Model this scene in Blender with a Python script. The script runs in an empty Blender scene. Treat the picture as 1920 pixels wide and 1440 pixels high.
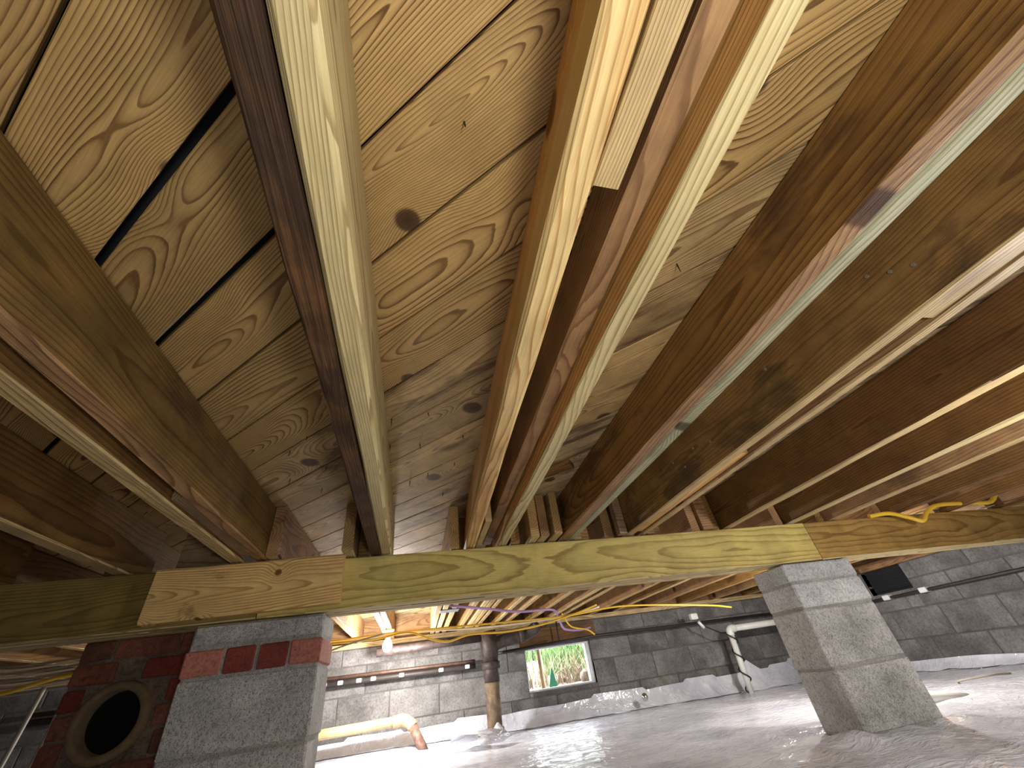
import bpy, math, random
from mathutils import Vector, Matrix, noise
random.seed(7)
S = bpy.context.scene
COL = S.collection

# ------------------------------------------------------------------ camera
# world: x right along the girder, y along the joists, z up, camera at origin
CR = ((0.97384157, 0.01831633, 0.22648866),
      (-0.18984172, 0.61333479, 0.76666848),
      (-0.12487082, -0.78961063, 0.60076811))
cam = bpy.data.cameras.new('camera')
cam.sensor_fit = 'HORIZONTAL'; cam.sensor_width = 36.0
cam.lens = 735.0 / 1920.0 * 36.0
cam.clip_start = 0.01; cam.clip_end = 200
camo = bpy.data.objects.new('camera', cam); COL.objects.link(camo)
camo.matrix_world = Matrix(((CR[0][0], -CR[0][1], -CR[0][2], 0),
                            (CR[1][0], -CR[1][1], -CR[1][2], 0),
                            (CR[2][0], -CR[2][1], -CR[2][2], 0),
                            (0, 0, 0, 1)))
S.camera = camo

# ------------------------------------------------------------------ world, lights, exposure
w = bpy.data.worlds.new('world'); S.world = w; w.use_nodes = True
bg = w.node_tree.nodes['Background']
bg.inputs[0].default_value = (0.86, 0.93, 1.0, 1); bg.inputs[1].default_value = 16.0
S.cycles.max_bounces = 6; S.cycles.diffuse_bounces = 4; S.cycles.use_adaptive_sampling = True; S.cycles.adaptive_threshold = 0.025; S.cycles.glossy_bounces = 3
S.view_settings.view_transform = 'Standard'
S.view_settings.look = 'None'
S.view_settings.exposure = 0.22
S.view_settings.gamma = 1.0
S.view_settings.use_curve_mapping = False

def lamp(name, loc, watts, color, radius):
    l = bpy.data.lights.new(name, 'POINT'); l.energy = watts; l.color = color; l.shadow_soft_size = radius
    o = bpy.data.objects.new(name, l); COL.objects.link(o); o.location = loc
    return o
# added unseen fill lights: one just behind the camera, one off to the right
lamp('added_camera_light', (0.18, -0.32, -0.04), 15.5, (0.99, 0.99, 0.93), 0.06)
lamp('added_right_light', (1.68, 0.22, 0.18), 30.0, (0.97, 0.98, 1.0), 0.08)

# ------------------------------------------------------------------ material helpers
def srgb(r, g, b):
    f = lambda c: (c / 255 / 12.92) if c / 255 <= 0.04045 else ((c / 255 + 0.055) / 1.055) ** 2.4
    return (f(r), f(g), f(b), 1)

class NT:
    def __init__(s, name):
        s.m = bpy.data.materials.new(name); s.m.use_nodes = True
        s.t = s.m.node_tree; s.n = s.t.nodes; s.b = s.n['Principled BSDF']
    def l(s, a, b): s.t.links.new(a, b)
    def put(s, sock, v):
        if hasattr(v, 'is_linked') or hasattr(v, 'node'): s.l(v, sock)
        else: sock.default_value = v
    def math(s, op, a, b=0.0, c=None, clamp=False):
        n = s.n.new('ShaderNodeMath'); n.operation = op; n.use_clamp = clamp
        s.put(n.inputs[0], a); s.put(n.inputs[1], b)
        if c is not None: s.put(n.inputs[2], c)
        return n.outputs[0]
    def vmath(s, op, a, b):
        n = s.n.new('ShaderNodeVectorMath'); n.operation = op
        s.put(n.inputs[0], a); s.put(n.inputs[1], b); return n.outputs[0]
    def noise(s, v, scale, detail=3, rough=0.5, dist=0.0):
        n = s.n.new('ShaderNodeTexNoise'); s.l(v, n.inputs['Vector'])
        n.inputs['Scale'].default_value = scale; n.inputs['Detail'].default_value = detail
        n.inputs['Roughness'].default_value = rough; n.inputs['Distortion'].default_value = dist
        return n.outputs['Fac'], n.outputs['Color']
    def ramp(s, f, stops, interp='LINEAR'):
        n = s.n.new('ShaderNodeValToRGB'); s.l(f, n.inputs[0]); r = n.color_ramp; r.interpolation = interp
        while len(r.elements) < len(stops): r.elements.new(0.5)
        for e, (p, c) in zip(r.elements, stops):
            e.position = p; e.color = c if hasattr(c, '__len__') else (c, c, c, 1)
        return n.outputs[0]
    def mix(s, f, a, b, mode='MIX'):
        n = s.n.new('ShaderNodeMix'); n.data_type = 'RGBA'; n.blend_type = mode
        s.put(n.inputs[0], f); s.put(n.inputs[6], a); s.put(n.inputs[7], b); return n.outputs[2]
    def bump(s, h, strength, dist, prev=None):
        n = s.n.new('ShaderNodeBump'); n.inputs['Strength'].default_value = strength
        n.inputs['Distance'].default_value = dist; s.l(h, n.inputs['Height'])
        if prev is not None: s.l(prev, n.inputs['Normal'])
        return n.outputs[0]
    def coord(s):
        tc = s.n.new('ShaderNodeTexCoord'); oi = s.n.new('ShaderNodeObjectInfo')
        c = s.n.new('ShaderNodeCombineXYZ')
        for i, k in enumerate((37.7, 11.3, 53.9)): s.l(s.math('MULTIPLY', oi.outputs['Random'], k), c.inputs[i])
        P = s.vmath('ADD', tc.outputs['Object'], c.outputs[0])
        return tc.outputs['Object'], P, oi.outputs['Random']

def wood(name, light, dark, period=0.006, pith=0.045, slope=0.03, wander=0.035, knot=0.06, kscale=2.6,
         stain=0.0, stain_col=(0.10, 0.045, 0.018, 1), sscale=3.0, sstretch=0.45, grime=0.25, var=0.25,
         rough=0.62, bumps=0.35, ringw=0.85, warm=None):
    """plain sawn softwood: growth rings round a pith that runs beside the board (local x = length, y = width, z = thickness)"""
    k = NT(name); O, P, rnd = k.coord()
    sep = k.n.new('ShaderNodeSeparateXYZ'); k.l(O, sep.inputs[0])
    X, Y, Z = sep.outputs
    sP = k.n.new('ShaderNodeSeparateXYZ'); k.l(P, sP.inputs[0])
    lowv = k.vmath('MULTIPLY', P, (1.1, 3.5, 3.5))
    lf, lc = k.noise(lowv, 1.0, 2, 0.45)
    sl = k.n.new('ShaderNodeSeparateColor'); k.l(lc, sl.inputs[0])
    # knots
    kv = k.n.new('ShaderNodeCombineXYZ')
    k.l(sP.outputs[0], kv.inputs[0]); k.l(sP.outputs[1], kv.inputs[1])
    vo = k.n.new('ShaderNodeTexVoronoi'); vo.voronoi_dimensions = '2D'; vo.feature = 'F1'
    k.l(kv.outputs[0], vo.inputs['Vector']); vo.inputs['Scale'].default_value = kscale
    kd = vo.outputs['Distance']
    kb = k.math('MULTIPLY', k.math('POWER', 2.718, k.math('MULTIPLY', k.math('MULTIPLY', kd, kd), -1 / 0.02)), 0.022 if knot else 0.0)
    # pith offset
    y2 = k.math('ADD', Y, k.math('MULTIPLY', k.math('SUBTRACT', sl.outputs[0], 0.5), wander * 2.2))
    y2 = k.math('ADD', y2, k.math('MULTIPLY', k.math('SUBTRACT', k.math('FRACT', k.math('MULTIPLY', rnd, 7.31)), 0.5), 0.07))
    z2 = k.math('ADD', Z, k.math('ADD', pith, k.math('MULTIPLY', k.math('SUBTRACT', sl.outputs[1], 0.5), wander * 3.0)))
    sx = k.math('MULTIPLY', X, k.math('MULTIPLY', k.math('SUBTRACT', k.math('FRACT', k.math('MULTIPLY', rnd, 13.7)), 0.42), slope * 2))
    z2 = k.math('ADD', z2, sx)
    r = k.math('SQRT', k.math('ADD', k.math('MULTIPLY', y2, y2), k.math('MULTIPLY', z2, z2)))
    mv = k.vmath('MULTIPLY', P, (9, 60, 60)); mf, _ = k.noise(mv, 1.0, 2)
    r = k.math('ADD', r, k.math('ADD', kb, k.math('MULTIPLY', k.math('SUBTRACT', mf, 0.5), period * 0.55)))
    saw = k.math('FRACT', k.math('DIVIDE', r, period))
    ring = k.ramp(saw, [(0.0, 0.0), (0.40, 0.10), (0.70, 0.45), (0.84, 1.0), (0.95, 1.0), (1.0, 0.0)])
    # ring strength wanders along the board
    wf, _ = k.noise(k.vmath('MULTIPLY', P, (1.5, 14, 14)), 1.0, 2)
    ring = k.math('MULTIPLY', ring, k.math('MULTIPLY', k.ramp(wf, [(0.3, 0.62), (0.6, 1.0)]), ringw))
    col = k.mix(ring, light, dark)
    if warm is not None:
        hf, _ = k.noise(k.vmath('MULTIPLY', P, (0.9, 9, 9)), 1.0, 2)
        col = k.mix(k.ramp(hf, [(0.42, 0.0), (0.6, 0.85)]), col, k.mix(ring, warm, dark))
    # fibres
    fv = k.vmath('MULTIPLY', P, (14, 420, 420)); ff, _ = k.noise(fv, 1.0, 2)
    col = k.mix(1.0, col, k.ramp(ff, [(0.25, 0.80), (0.75, 1.08)]), 'MULTIPLY')
    # knots colour
    if knot:
        km = k.ramp(kd, [(0.0, 1.0), (knot * 0.75, 0.9), (knot, 0.0)])
        col = k.mix(km, col, (dark[0] * 0.42, dark[1] * 0.36, dark[2] * 0.32, 1))
    # grime and stains
    gf, _ = k.noise(P, 9.0, 4, 0.62)
    col = k.mix(1.0, col, k.ramp(gf, [(0.3, 1.0 - grime), (0.62, 1.0)]), 'MULTIPLY')
    if stain > 0:
        sf, _ = k.noise(k.vmath('MULTIPLY', P, (sstretch, 1, 1)), sscale, 5, 0.66, 0.4)
        t = 0.72 - 0.34 * stain
        sm = k.ramp(sf, [(t, 0.0), (t + 0.07, 0.55), (t + 0.16, 0.92)])
        col = k.mix(sm, col, k.mix(1.0, k.mix(ring, (1, 1, 1, 1), (0.6, 0.5, 0.4, 1)), stain_col, 'MULTIPLY'))
    hs = k.n.new('ShaderNodeHueSaturation'); k.l(col, hs.inputs['Color'])
    k.l(k.math('ADD', 1.0 - var / 2, k.math('MULTIPLY', k.math('FRACT', k.math('MULTIPLY', rnd, 3.77)), var)), hs.inputs['Value'])
    k.l(hs.outputs[0], k.b.inputs['Base Color'])
    k.b.inputs['Roughness'].default_value = rough
    k.b.inputs['Specular IOR Level'].default_value = 0.3
    h = k.math('ADD', k.math('MULTIPLY', ff, 0.8), k.math('MULTIPLY', gf, 0.6))
    k.l(k.bump(h, bumps, 0.002), k.b.inputs['Normal'])
    return k.m

def plain(name, col, rough=0.5, var=0.1, scale=20, metal=0.0, bump=0.1, bdist=0.002, col2=None):
    k = NT(name); O, P, rnd = k.coord()
    f, _ = k.noise(P, scale, 5, 0.6)
    c2 = col2 if col2 else tuple(v * (1 - var) for v in col[:3]) + (1,)
    k.l(k.mix(k.ramp(f, [(0.35, 0.0), (0.65, 1.0)]), col, c2), k.b.inputs['Base Color'])
    k.b.inputs['Roughness'].default_value = rough; k.b.inputs['Metallic'].default_value = metal
    k.l(k.bump(f, bump, bdist), k.b.inputs['Normal'])
    return k.m

def masonry(name, col, col2, spot=(0.05, 0.05, 0.05, 1), fine=160, bump=0.9, var=0.2, stain=0.25):
    k = NT(name); O, P, rnd = k.coord()
    f, _ = k.noise(P, fine, 4, 0.7); g, _ = k.noise(P, 7, 5, 0.6)
    c = k.mix(k.ramp(g, [(0.35, 0.0), (0.68, 1.0)]), col, col2)
    c = k.mix(1.0, c, k.ramp(f, [(0.25, 0.45), (0.55, 1.05)]), 'MULTIPLY')
    vo = k.n.new('ShaderNodeTexVoronoi'); k.l(P, vo.inputs['Vector']); vo.inputs['Scale'].default_value = 210
    pm, _ = k.noise(P, 45, 3, 0.6)
    c = k.mix(k.math('MULTIPLY', k.ramp(vo.outputs['Distance'], [(0.12, 0.6), (0.34, 0.0)]), k.ramp(pm, [(0.42, 0.0), (0.6, 1.0)])), c, spot)
    s, _ = k.noise(P, 3.0, 5, 0.6)
    c = k.mix(1.0, c, k.ramp(s, [(0.38, 1 - stain), (0.6, 1.0)]), 'MULTIPLY')
    hs = k.n.new('ShaderNodeHueSaturation'); k.l(c, hs.inputs['Color'])
    k.l(k.math('ADD', 1 - var / 2, k.math('MULTIPLY', rnd, var)), hs.inputs['Value'])
    k.l(hs.outputs[0], k.b.inputs['Base Color']); k.b.inputs['Roughness'].default_value = 0.92
    h = k.math('SUBTRACT', f, k.ramp(vo.outputs['Distance'], [(0.05, 0.8), (0.3, 0.0)]))
    k.l(k.bump(h, bump, 0.004), k.b.inputs['Normal'])
    return k.m

M = {}
M['plank'] = wood('subfloor_pine', srgb(190, 154, 96), srgb(104, 72, 36), 0.0042, 0.045, 0.04, 0.048, 0.055, 2.4,
                  stain=0.16, sscale=2.2, stain_col=(0.18, 0.085, 0.028, 1), grime=0.22, var=0.3, bumps=0.5, ringw=1.0)
M['plank_worn'] = wood('subfloor_pine_weathered', srgb(200, 168, 114), srgb(114, 80, 42), 0.0045, 0.04, 0.03, 0.04, 0.06, 2.0,
                  stain=0.50, sscale=13.0, sstretch=0.16, stain_col=(0.085, 0.040, 0.016, 1), grime=0.4, var=0.3, bumps=0.8)
M['plank_bleached'] = wood('subfloor_pine_bleached', srgb(212, 186, 142), srgb(134, 98, 60), 0.0045, 0.04, 0.03, 0.04, 0.05, 2.0,
                  stain=0.62, sscale=18.0, sstretch=0.14, stain_col=(0.080, 0.045, 0.022, 1), grime=0.45, var=0.2, bumps=1.0)
M['new_pale'] = wood('treated_pine_pale', srgb(208, 188, 136), srgb(136, 110, 60), 0.0042, 0.05, 0.03, 0.03, 0.0, 1.0,
                  grime=0.15, var=0.1, bumps=0.3)
M['new_yellow'] = wood('new_pine_yellow', srgb(230, 200, 138), srgb(160, 104, 44), 0.0046, 0.04, 0.03, 0.03, 0.05, 1.6,
                  grime=0.15, var=0.1, bumps=0.3, warm=srgb(206, 152, 84))
M['new_orange'] = wood('new_pine_orange', srgb(226, 174, 102), srgb(150, 92, 38), 0.008, 0.03, 0.04, 0.05, 0.05, 1.4,
                  grime=0.2, var=0.1, bumps=0.3)
M['old_dark'] = wood('old_joist_dark', srgb(106, 72, 40), srgb(64, 42, 22), 0.005, 0.05, 0.02, 0.03, 0.0, 1.0,
                  stain=0.75, sscale=7, sstretch=0.5, stain_col=(0.034, 0.018, 0.010, 1), grime=0.6, var=0.1, bumps=1.0, rough=0.75)
M['old_brown'] = wood('old_joist_brown', srgb(172, 132, 90), srgb(112, 76, 46), 0.009, 0.03, 0.03, 0.05, 0.05, 1.7,
                  stain=0.35, sscale=4, stain_col=(0.075, 0.042, 0.018, 1), grime=0.4, var=0.12, bumps=0.6)
M['old_amber'] = wood('old_joist_amber', srgb(150, 112, 58), srgb(94, 60, 24), 0.012, 0.03, 0.02, 0.04, 0.0, 1.0,
                  stain=0.48, sscale=4.0, sstretch=0.6, stain_col=(0.045, 0.020, 0.010, 1), grime=0.3, var=0.15, bumps=0.4)
M['old_mottled'] = wood('old_joist_mottled', srgb(150, 112, 62), srgb(108, 72, 34), 0.007, 0.06, 0.02, 0.03, 0.0, 1.0,
                  stain=0.60, sscale=5.0, sstretch=0.7, stain_col=(0.075, 0.042, 0.018, 1), grime=0.45, var=0.15, bumps=0.5)
M['old_olive'] = wood('old_joist_olive', srgb(128, 98, 50), srgb(90, 62, 28), 0.006, 0.06, 0.02, 0.03, 0.0, 1.0,
                  stain=0.45, sscale=4.5, sstretch=0.6, stain_col=(0.060, 0.028, 0.012, 1), grime=0.4, var=0.05, bumps=0.5)
M['old_red'] = wood('old_joist_reddish', srgb(128, 92, 48), srgb(86, 56, 25), 0.009, 0.04, 0.02, 0.03, 0.0, 1.0,
                  stain=0.3, sscale=2.6, stain_col=(0.055, 0.028, 0.012, 1), grime=0.4, var=0.2, bumps=0.5)
M['edge_pale'] = wood('old_joist_pale_edge', srgb(202, 174, 122), srgb(132, 96, 52), 0.0040, 0.05, 0.02, 0.03, 0.0, 1.0,
                  stain=0.25, sscale=6, stain_col=(0.16, 0.09, 0.05, 1), grime=0.3, var=0.15, bumps=0.6)
M['green'] = wood('treated_pine_green', srgb(176, 172, 138), srgb(116, 108, 74), 0.0042, 0.05, 0.02, 0.03, 0.05, 2.0,
                  stain=0.2, sscale=5, stain_col=(0.10, 0.075, 0.045, 1), grime=0.3, var=0.12, bumps=0.4)
M['girder'] = wood('treated_girder_olive', srgb(208, 186, 108), srgb(142, 116, 54), 0.022, 0.02, 0.03, 0.07, 0.0, 1.0,
                  stain=0.08, grime=0.3, var=0.08, bumps=0.25)
M['girder_brown'] = wood('treated_girder_brown', srgb(176, 140, 76), srgb(128, 92, 44), 0.018, 0.03, 0.03, 0.06, 0.04, 1.1,
                  stain=0.25, stain_col=(0.12, 0.06, 0.025, 1), grime=0.35, var=0.1, bumps=0.3)
M['girder_dull'] = wood('treated_girder_dull', srgb(140, 118, 62), srgb(96, 76, 34), 0.006, 0.04, 0.03, 0.04, 0.05, 1.3,
                  stain=0.15, grime=0.35, var=0.1, bumps=0.3)
M['scab'] = wood('pine_scab', srgb(240, 200, 130), srgb(172, 118, 58), 0.007, 0.03, 0.03, 0.05, 0.05, 4.2,
                  stain=0.28, sscale=9, stain_col=(0.22, 0.12, 0.05, 1), grime=0.25, var=0.05, bumps=0.4)
M['block_wood'] = wood('rough_blocking', srgb(168, 140, 104), srgb(110, 82, 52), 0.007, 0.04, 0.03, 0.04, 0.0, 1.0,
                  stain=0.35, sscale=6, grime=0.4, var=0.4, bumps=0.7)
M['far_wood'] = wood('far_joist_pine', srgb(196, 160, 104), srgb(138, 96, 52), 0.009, 0.04, 0.03, 0.04, 0.05, 1.5,
                  stain=0.3, sscale=3, grime=0.35, var=0.35, bumps=0.4)
M['sill'] = wood('mud_sill_pine', srgb(214, 188, 140), srgb(150, 112, 66), 0.008, 0.04, 0.03, 0.04, 0.05, 1.5,
                  stain=0.15, grime=0.3, var=0.1, bumps=0.4)
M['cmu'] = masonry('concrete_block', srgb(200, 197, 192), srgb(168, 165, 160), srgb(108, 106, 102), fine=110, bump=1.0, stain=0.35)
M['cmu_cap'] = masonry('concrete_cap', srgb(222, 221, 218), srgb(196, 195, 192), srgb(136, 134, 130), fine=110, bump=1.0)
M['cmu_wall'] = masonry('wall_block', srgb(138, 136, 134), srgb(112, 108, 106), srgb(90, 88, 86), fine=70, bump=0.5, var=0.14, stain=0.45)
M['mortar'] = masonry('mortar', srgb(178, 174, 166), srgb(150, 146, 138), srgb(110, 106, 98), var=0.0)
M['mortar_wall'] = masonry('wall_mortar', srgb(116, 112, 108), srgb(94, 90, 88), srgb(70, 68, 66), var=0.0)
M['brick_red'] = masonry('red_brick', srgb(138, 62, 50), srgb(116, 50, 42), srgb(90, 40, 34), fine=120, bump=0.5)
M['brick_pale'] = masonry('pale_brick', srgb(190, 122, 104), srgb(170, 104, 88), srgb(140, 84, 70), fine=120, bump=0.5)
M['brick_old'] = masonry('sooty_brick', srgb(150, 84, 66), srgb(120, 88, 72), srgb(72, 50, 42), fine=60, bump=0.8, var=0.5, stain=0.5)
M['chimney_mortar'] = masonry('smeared_mortar', srgb(142, 126, 108), srgb(108, 94, 82), srgb(80, 68, 58), fine=60, bump=1.0, var=0, stain=0.4)
M['flue'] = plain('clay_flue', srgb(134, 112, 84), 0.85, 0.3, 25, bump=0.4)
M['soot'] = plain('soot', (0.006, 0.005, 0.004, 1), 0.95, 0.2)
M['iron'] = plain('cast_iron', srgb(70, 56, 52), 0.6, 0.4, 30, 0.2, 0.4, 0.003, srgb(40, 32, 30))
M['rust'] = plain('rusty_pipe', srgb(126, 108, 84), 0.75, 0.4, 14, 0.0, 0.5, 0.003, srgb(74, 58, 42))
M['dark_pipe'] = plain('dark_steel_pipe', srgb(62, 56, 54), 0.55, 0.3, 18, 0.3)
M['copper'] = plain('aged_copper', srgb(112, 84, 70), 0.5, 0.3, 18, 0.5, col2=srgb(80, 64, 58))
M['pvc'] = plain('white_pvc', srgb(222, 222, 218), 0.4, 0.12, 12)
M['cream'] = plain('cream_pipe', srgb(196, 180, 136), 0.5, 0.3, 9, col2=srgb(168, 146, 100))
M['stained_pipe'] = plain('stained_pipe', srgb(160, 128, 110), 0.6, 0.4, 16, col2=srgb(96, 64, 58))
M['clip'] = plain('white_clip', srgb(232, 232, 232), 0.4, 0.05)
M['yellow'] = plain('yellow_sheath', srgb(232, 186, 52), 0.4, 0.1)
M['cable_white'] = plain('white_sheath', srgb(226, 216, 192), 0.45, 0.1)
M['cable_grey'] = plain('grey_sheath', srgb(158, 150, 138), 0.5, 0.2)
M['cable_dark'] = plain('black_sheath', srgb(28, 26, 26), 0.5, 0.2)
M['purple'] = plain('purple_sheath', srgb(166, 134, 182), 0.4, 0.1)
M['black'] = plain('black_void', (0.012, 0.012, 0.014, 1), 0.9, 0.1)
M['chrome'] = plain('chrome', (0.8, 0.8, 0.82, 1), 0.12, 0.02, 5, 1.0, 0.0)
M['nail'] = plain('dark_nail', srgb(48, 40, 36), 0.5, 0.2, 40, 0.7)
M['nail_head'] = plain('nail_head', srgb(170, 158, 140), 0.4, 0.2, 40, 0.6)
M['frame'] = plain('white_window_frame', srgb(228, 232, 234), 0.5, 0.08)
M['paper'] = plain('pale_scrap', srgb(214, 206, 178), 0.7, 0.15)
M['green_plastic'] = plain('green_plastic', srgb(30, 132, 92), 0.4, 0.1)
M['dirt'] = plain('dry_dirt', srgb(140, 124, 102), 0.95, 0.4, 8, bump=0.6, bdist=0.02)
M['leaf'] = plain('leaf', srgb(104, 130, 74), 0.6, 0.3, 6, col2=srgb(66, 98, 46))
M['straw'] = plain('straw', srgb(150, 136, 112), 0.8, 0.3, 6, col2=srgb(96, 80, 60))
M['rock'] = masonry('rock', srgb(150, 130, 112), srgb(80, 66, 56), srgb(40, 34, 30), fine=30)
M['bracket'] = plain('galvanised', srgb(190, 200, 208), 0.35, 0.1, 30, 0.8)

def make_film():
    k = NT('plastic_sheeting'); O, P, rnd = k.coord()
    a, _ = k.noise(P, 2.2, 6, 0.65)
    c = k.mix(k.ramp(a, [(0.36, 0.0), (0.62, 1.0)]), srgb(186, 188, 200), srgb(232, 234, 244))
    k.l(c, k.b.inputs['Base Color'])
    k.b.inputs['Roughness'].default_value = 0.09
    k.b.inputs['Specular IOR Level'].default_value = 0.8
    m1, _ = k.noise(k.vmath('MULTIPLY', P, (1.0, 2.2, 1.0)), 6.0, 4, 0.55, 0.8)
    rid = k.math('ABSOLUTE', k.math('SUBTRACT', m1, 0.5))
    m2, _ = k.noise(k.vmath('MULTIPLY', P, (1.0, 1.5, 1.0)), 17.0, 3, 0.5, 0.8)
    b = k.bump(k.ramp(rid, [(0.0, 1.0), (0.05, 0.35), (0.2, 0.0)]), 0.4, 0.012)
    k.l(k.bump(m2, 0.42, 0.012, b), k.b.inputs['Normal'])
    return k.m
M['film'] = make_film()
k_ = NT('lamp_glass'); k_.b.inputs['Emission Color'].default_value = (1.0, 0.93, 0.82, 1)
k_.b.inputs['Emission Strength'].default_value = 60.0; M['bulb'] = k_.m

# ------------------------------------------------------------------ object helpers
def link(name, me, mat=None, parent=None, mw=None):
    o = bpy.data.objects.new(name, me); COL.objects.link(o)
    if mat is not None and not me.materials: me.materials.append(M[mat] if isinstance(mat, str) else mat)
    if mw is not None: o.matrix_basis = mw
    if parent is not None: o.parent = parent
    return o

def tag(o, label, cat, group=None, kind=None):
    if label: o['label'] = label
    if cat: o['category'] = cat
    if group: o['group'] = group
    if kind: o['kind'] = kind
    return o

def empty(name, loc=(0, 0, 0)):
    o = bpy.data.objects.new(name, None); COL.objects.link(o); o.location = loc; o.empty_display_size = 0.05
    return o

def mesh(name, v, f, smooth=False):
    me = bpy.data.meshes.new(name); me.from_pydata([tuple(p) for p in v], [], f); me.update()
    if smooth:
        for p in me.polygons: p.use_smooth = True
    return me

def loft_board(L, W, T, bev=0.003, n=10, rough=0.0006, seed=0, end_rough=0.0, wane=0.0):
    """board with local x = length, y = width, z = thickness, centred"""
    rs = random.Random(seed); b = min(bev, T * 0.3, W * 0.3)
    hw, ht = W / 2, T / 2
    base = [(-hw + b, -ht), (hw - b, -ht), (hw, -ht + b), (hw, ht - b), (hw - b, ht), (-hw + b, ht), (-hw, ht - b), (-hw, -ht + b)]
    V = []; F = []; ph = rs.random() * 50
    for i in range(n + 1):
        x = -L / 2 + L * i / n
        for j, (y, z) in enumerate(base):
            dy = rough * noise.noise((x * 3.1 + ph, j * 1.7, 0)) * 2
            dz = rough * noise.noise((x * 3.1 + ph, j * 1.7, 9)) * 2
            if wane and j in (6, 7):
                a = max(0.0, noise.noise((x * 1.9 + ph, 3.3, 5))) * wane
                dy += a
            dx = (rs.random() - 0.5) * end_rough if i in (0, n) else 0
            V.append((x + dx, y + dy, z + dz))
    m = len(base)
    for i in range(n):
        for j in range(m):
            a, c = i * m + j, i * m + (j + 1) % m
            F.append((a, a + m, c + m, c)[::-1])
    F.append(tuple(range(m))[::-1]); F.append(tuple(n * m + j for j in range(m)))
    me = mesh('board', V, F)
    return me

def frame(p0, p1, up=(0, 0, 1), wide='up'):
    """matrix: local x from p0 to p1; local y = up (wide face vertical) or local y horizontal"""
    p0, p1 = Vector(p0), Vector(p1); x = (p1 - p0).normalized(); u = Vector(up)
    if wide == 'up':
        z = x.cross(u).normalized(); y = z.cross(x).normalized()
    else:
        y = u.cross(x).normalized(); z = x.cross(y).normalized()
    c = (p0 + p1) / 2
    return Matrix(((x.x, y.x, z.x, c.x), (x.y, y.y, z.y, c.y), (x.z, y.z, z.z, c.z), (0, 0, 0, 1)))

_seed = [0]
def board(name, p0, p1, W, T, mat, parent=None, wide='up', edge=None, up=(0, 0, 1), **kw):
    _seed[0] += 1
    L = (Vector(p1) - Vector(p0)).length
    me = loft_board(L, W, T, seed=_seed[0], **kw)
    me.materials.append(M[mat])
    if edge:                                   # sapwood along the lower edge of the board
        me.materials.append(M[edge])
        for p in me.polygons:
            if p.normal.y < -0.5: p.material_index = 1
    o = link(name, me, None, None, frame(p0, p1, up, wide))
    if parent is not None:
        o.parent = parent; o.matrix_parent_inverse = parent.matrix_basis.inverted()
    return o

_box = {}
def boxmesh(sx, sy, sz, bev, mat, chip=0.0, seed=0):
    key = (round(sx, 3), round(sy, 3), round(sz, 3), bev, mat, chip, seed)
    if key in _box: return _box[key]
    rs = random.Random(seed * 31 + 5); V = []; b = bev
    pts = []
    X, Y, Z = sx / 2, sy / 2, sz / 2
    V = []
    for zz, ins in ((-Z, b), (-Z + b, 0), (Z - b, 0), (Z, b)):
        for (x, y) in ((-X + b, -Y), (X - b, -Y), (X, -Y + b), (X, Y - b), (X - b, Y), (-X + b, Y), (-X, Y - b), (-X, -Y + b)):
            px = x - math.copysign(ins, x) if abs(abs(x) - X) < 1e-9 else x - math.copysign(ins * 0.3, x)
            py = y - math.copysign(ins, y) if abs(abs(y) - Y) < 1e-9 else y - math.copysign(ins * 0.3, y)
            V.append((px + (rs.random() - .5) * chip, py + (rs.random() - .5) * chip, zz + (rs.random() - .5) * chip))
    F = []
    for i in range(3):
        for j in range(8):
            a, c = i * 8 + j, i * 8 + (j + 1) % 8
            F.append((a, c, c + 8, a + 8))
    F.append(tuple(range(8))[::-1]); F.append(tuple(24 + j for j in range(8)))
    me = mesh('piece', V, F); me.materials.append(M[mat]); _box[key] = me
    return me

def box(name, lo, hi, mat, parent=None, bev=0.004, chip=0.0, seed=0):
    c = [(a + b) / 2 for a, b in zip(lo, hi)]; s = [b - a for a, b in zip(lo, hi)]
    o = link(name, boxmesh(s[0], s[1], s[2], min(bev, min(s) * 0.3), mat, chip, seed))
    o.location = c
    if parent is not None:
        o.parent = parent; o.matrix_parent_inverse = parent.matrix_basis.inverted()
    return o

def spline(pts, n=8):
    P = [Vector(p) for p in pts]
    if len(P) < 3: return P
    out = []
    E = [P[0] * 2 - P[1]] + P + [P[-1] * 2 - P[-2]]
    for i in range(1, len(E) - 2):
        a, b, c, d = E[i - 1:i + 3]
        for j in range(n):
            t = j / n
            out.append(0.5 * ((2 * b) + (c - a) * t + (2 * a - 5 * b + 4 * c - d) * t * t + (3 * b - a - 3 * c + d) * t ** 3))
    out.append(P[-1]); return out

def tube_mesh(path, rad, sides=10, cap=True):
    P = [Vector(p) for p in path]; V = []; F = []; n = len(P)
    R = rad if hasattr(rad, '__len__') else [rad] * n
    t0 = (P[1] - P[0]).normalized()
    u = t0.orthogonal().normalized()
    for i in range(n):
        t = (P[min(i + 1, n - 1)] - P[max(i - 1, 0)])
        t = t.normalized() if t.length > 1e-9 else t0
        u = (u - t * u.dot(t)).normalized(); v = t.cross(u)
        for s in range(sides):
            a = 2 * math.pi * s / sides
            V.append(P[i] + (u * math.cos(a) + v * math.sin(a)) * R[i])
    for i in range(n - 1):
        for s in range(sides):
            a, b = i * sides + s, i * sides + (s + 1) % sides
            F.append((a, b, b + sides, a + sides))
    if cap:
        F.append(tuple(range(sides))[::-1]); F.append(tuple((n - 1) * sides + s for s in range(sides)))
    me = mesh('tube', V, F)
    for p in me.polygons: p.use_smooth = len(p.vertices) == 4
    return me

def tube(name, path, rad, mat, parent=None, sides=10, smooth_n=0):
    p = spline(path, smooth_n) if smooth_n else path
    o = link(name, tube_mesh(p, rad, sides), mat)
    if parent is not None:
        o.parent = parent; o.matrix_parent_inverse = parent.matrix_basis.inverted()
    return o

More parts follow.
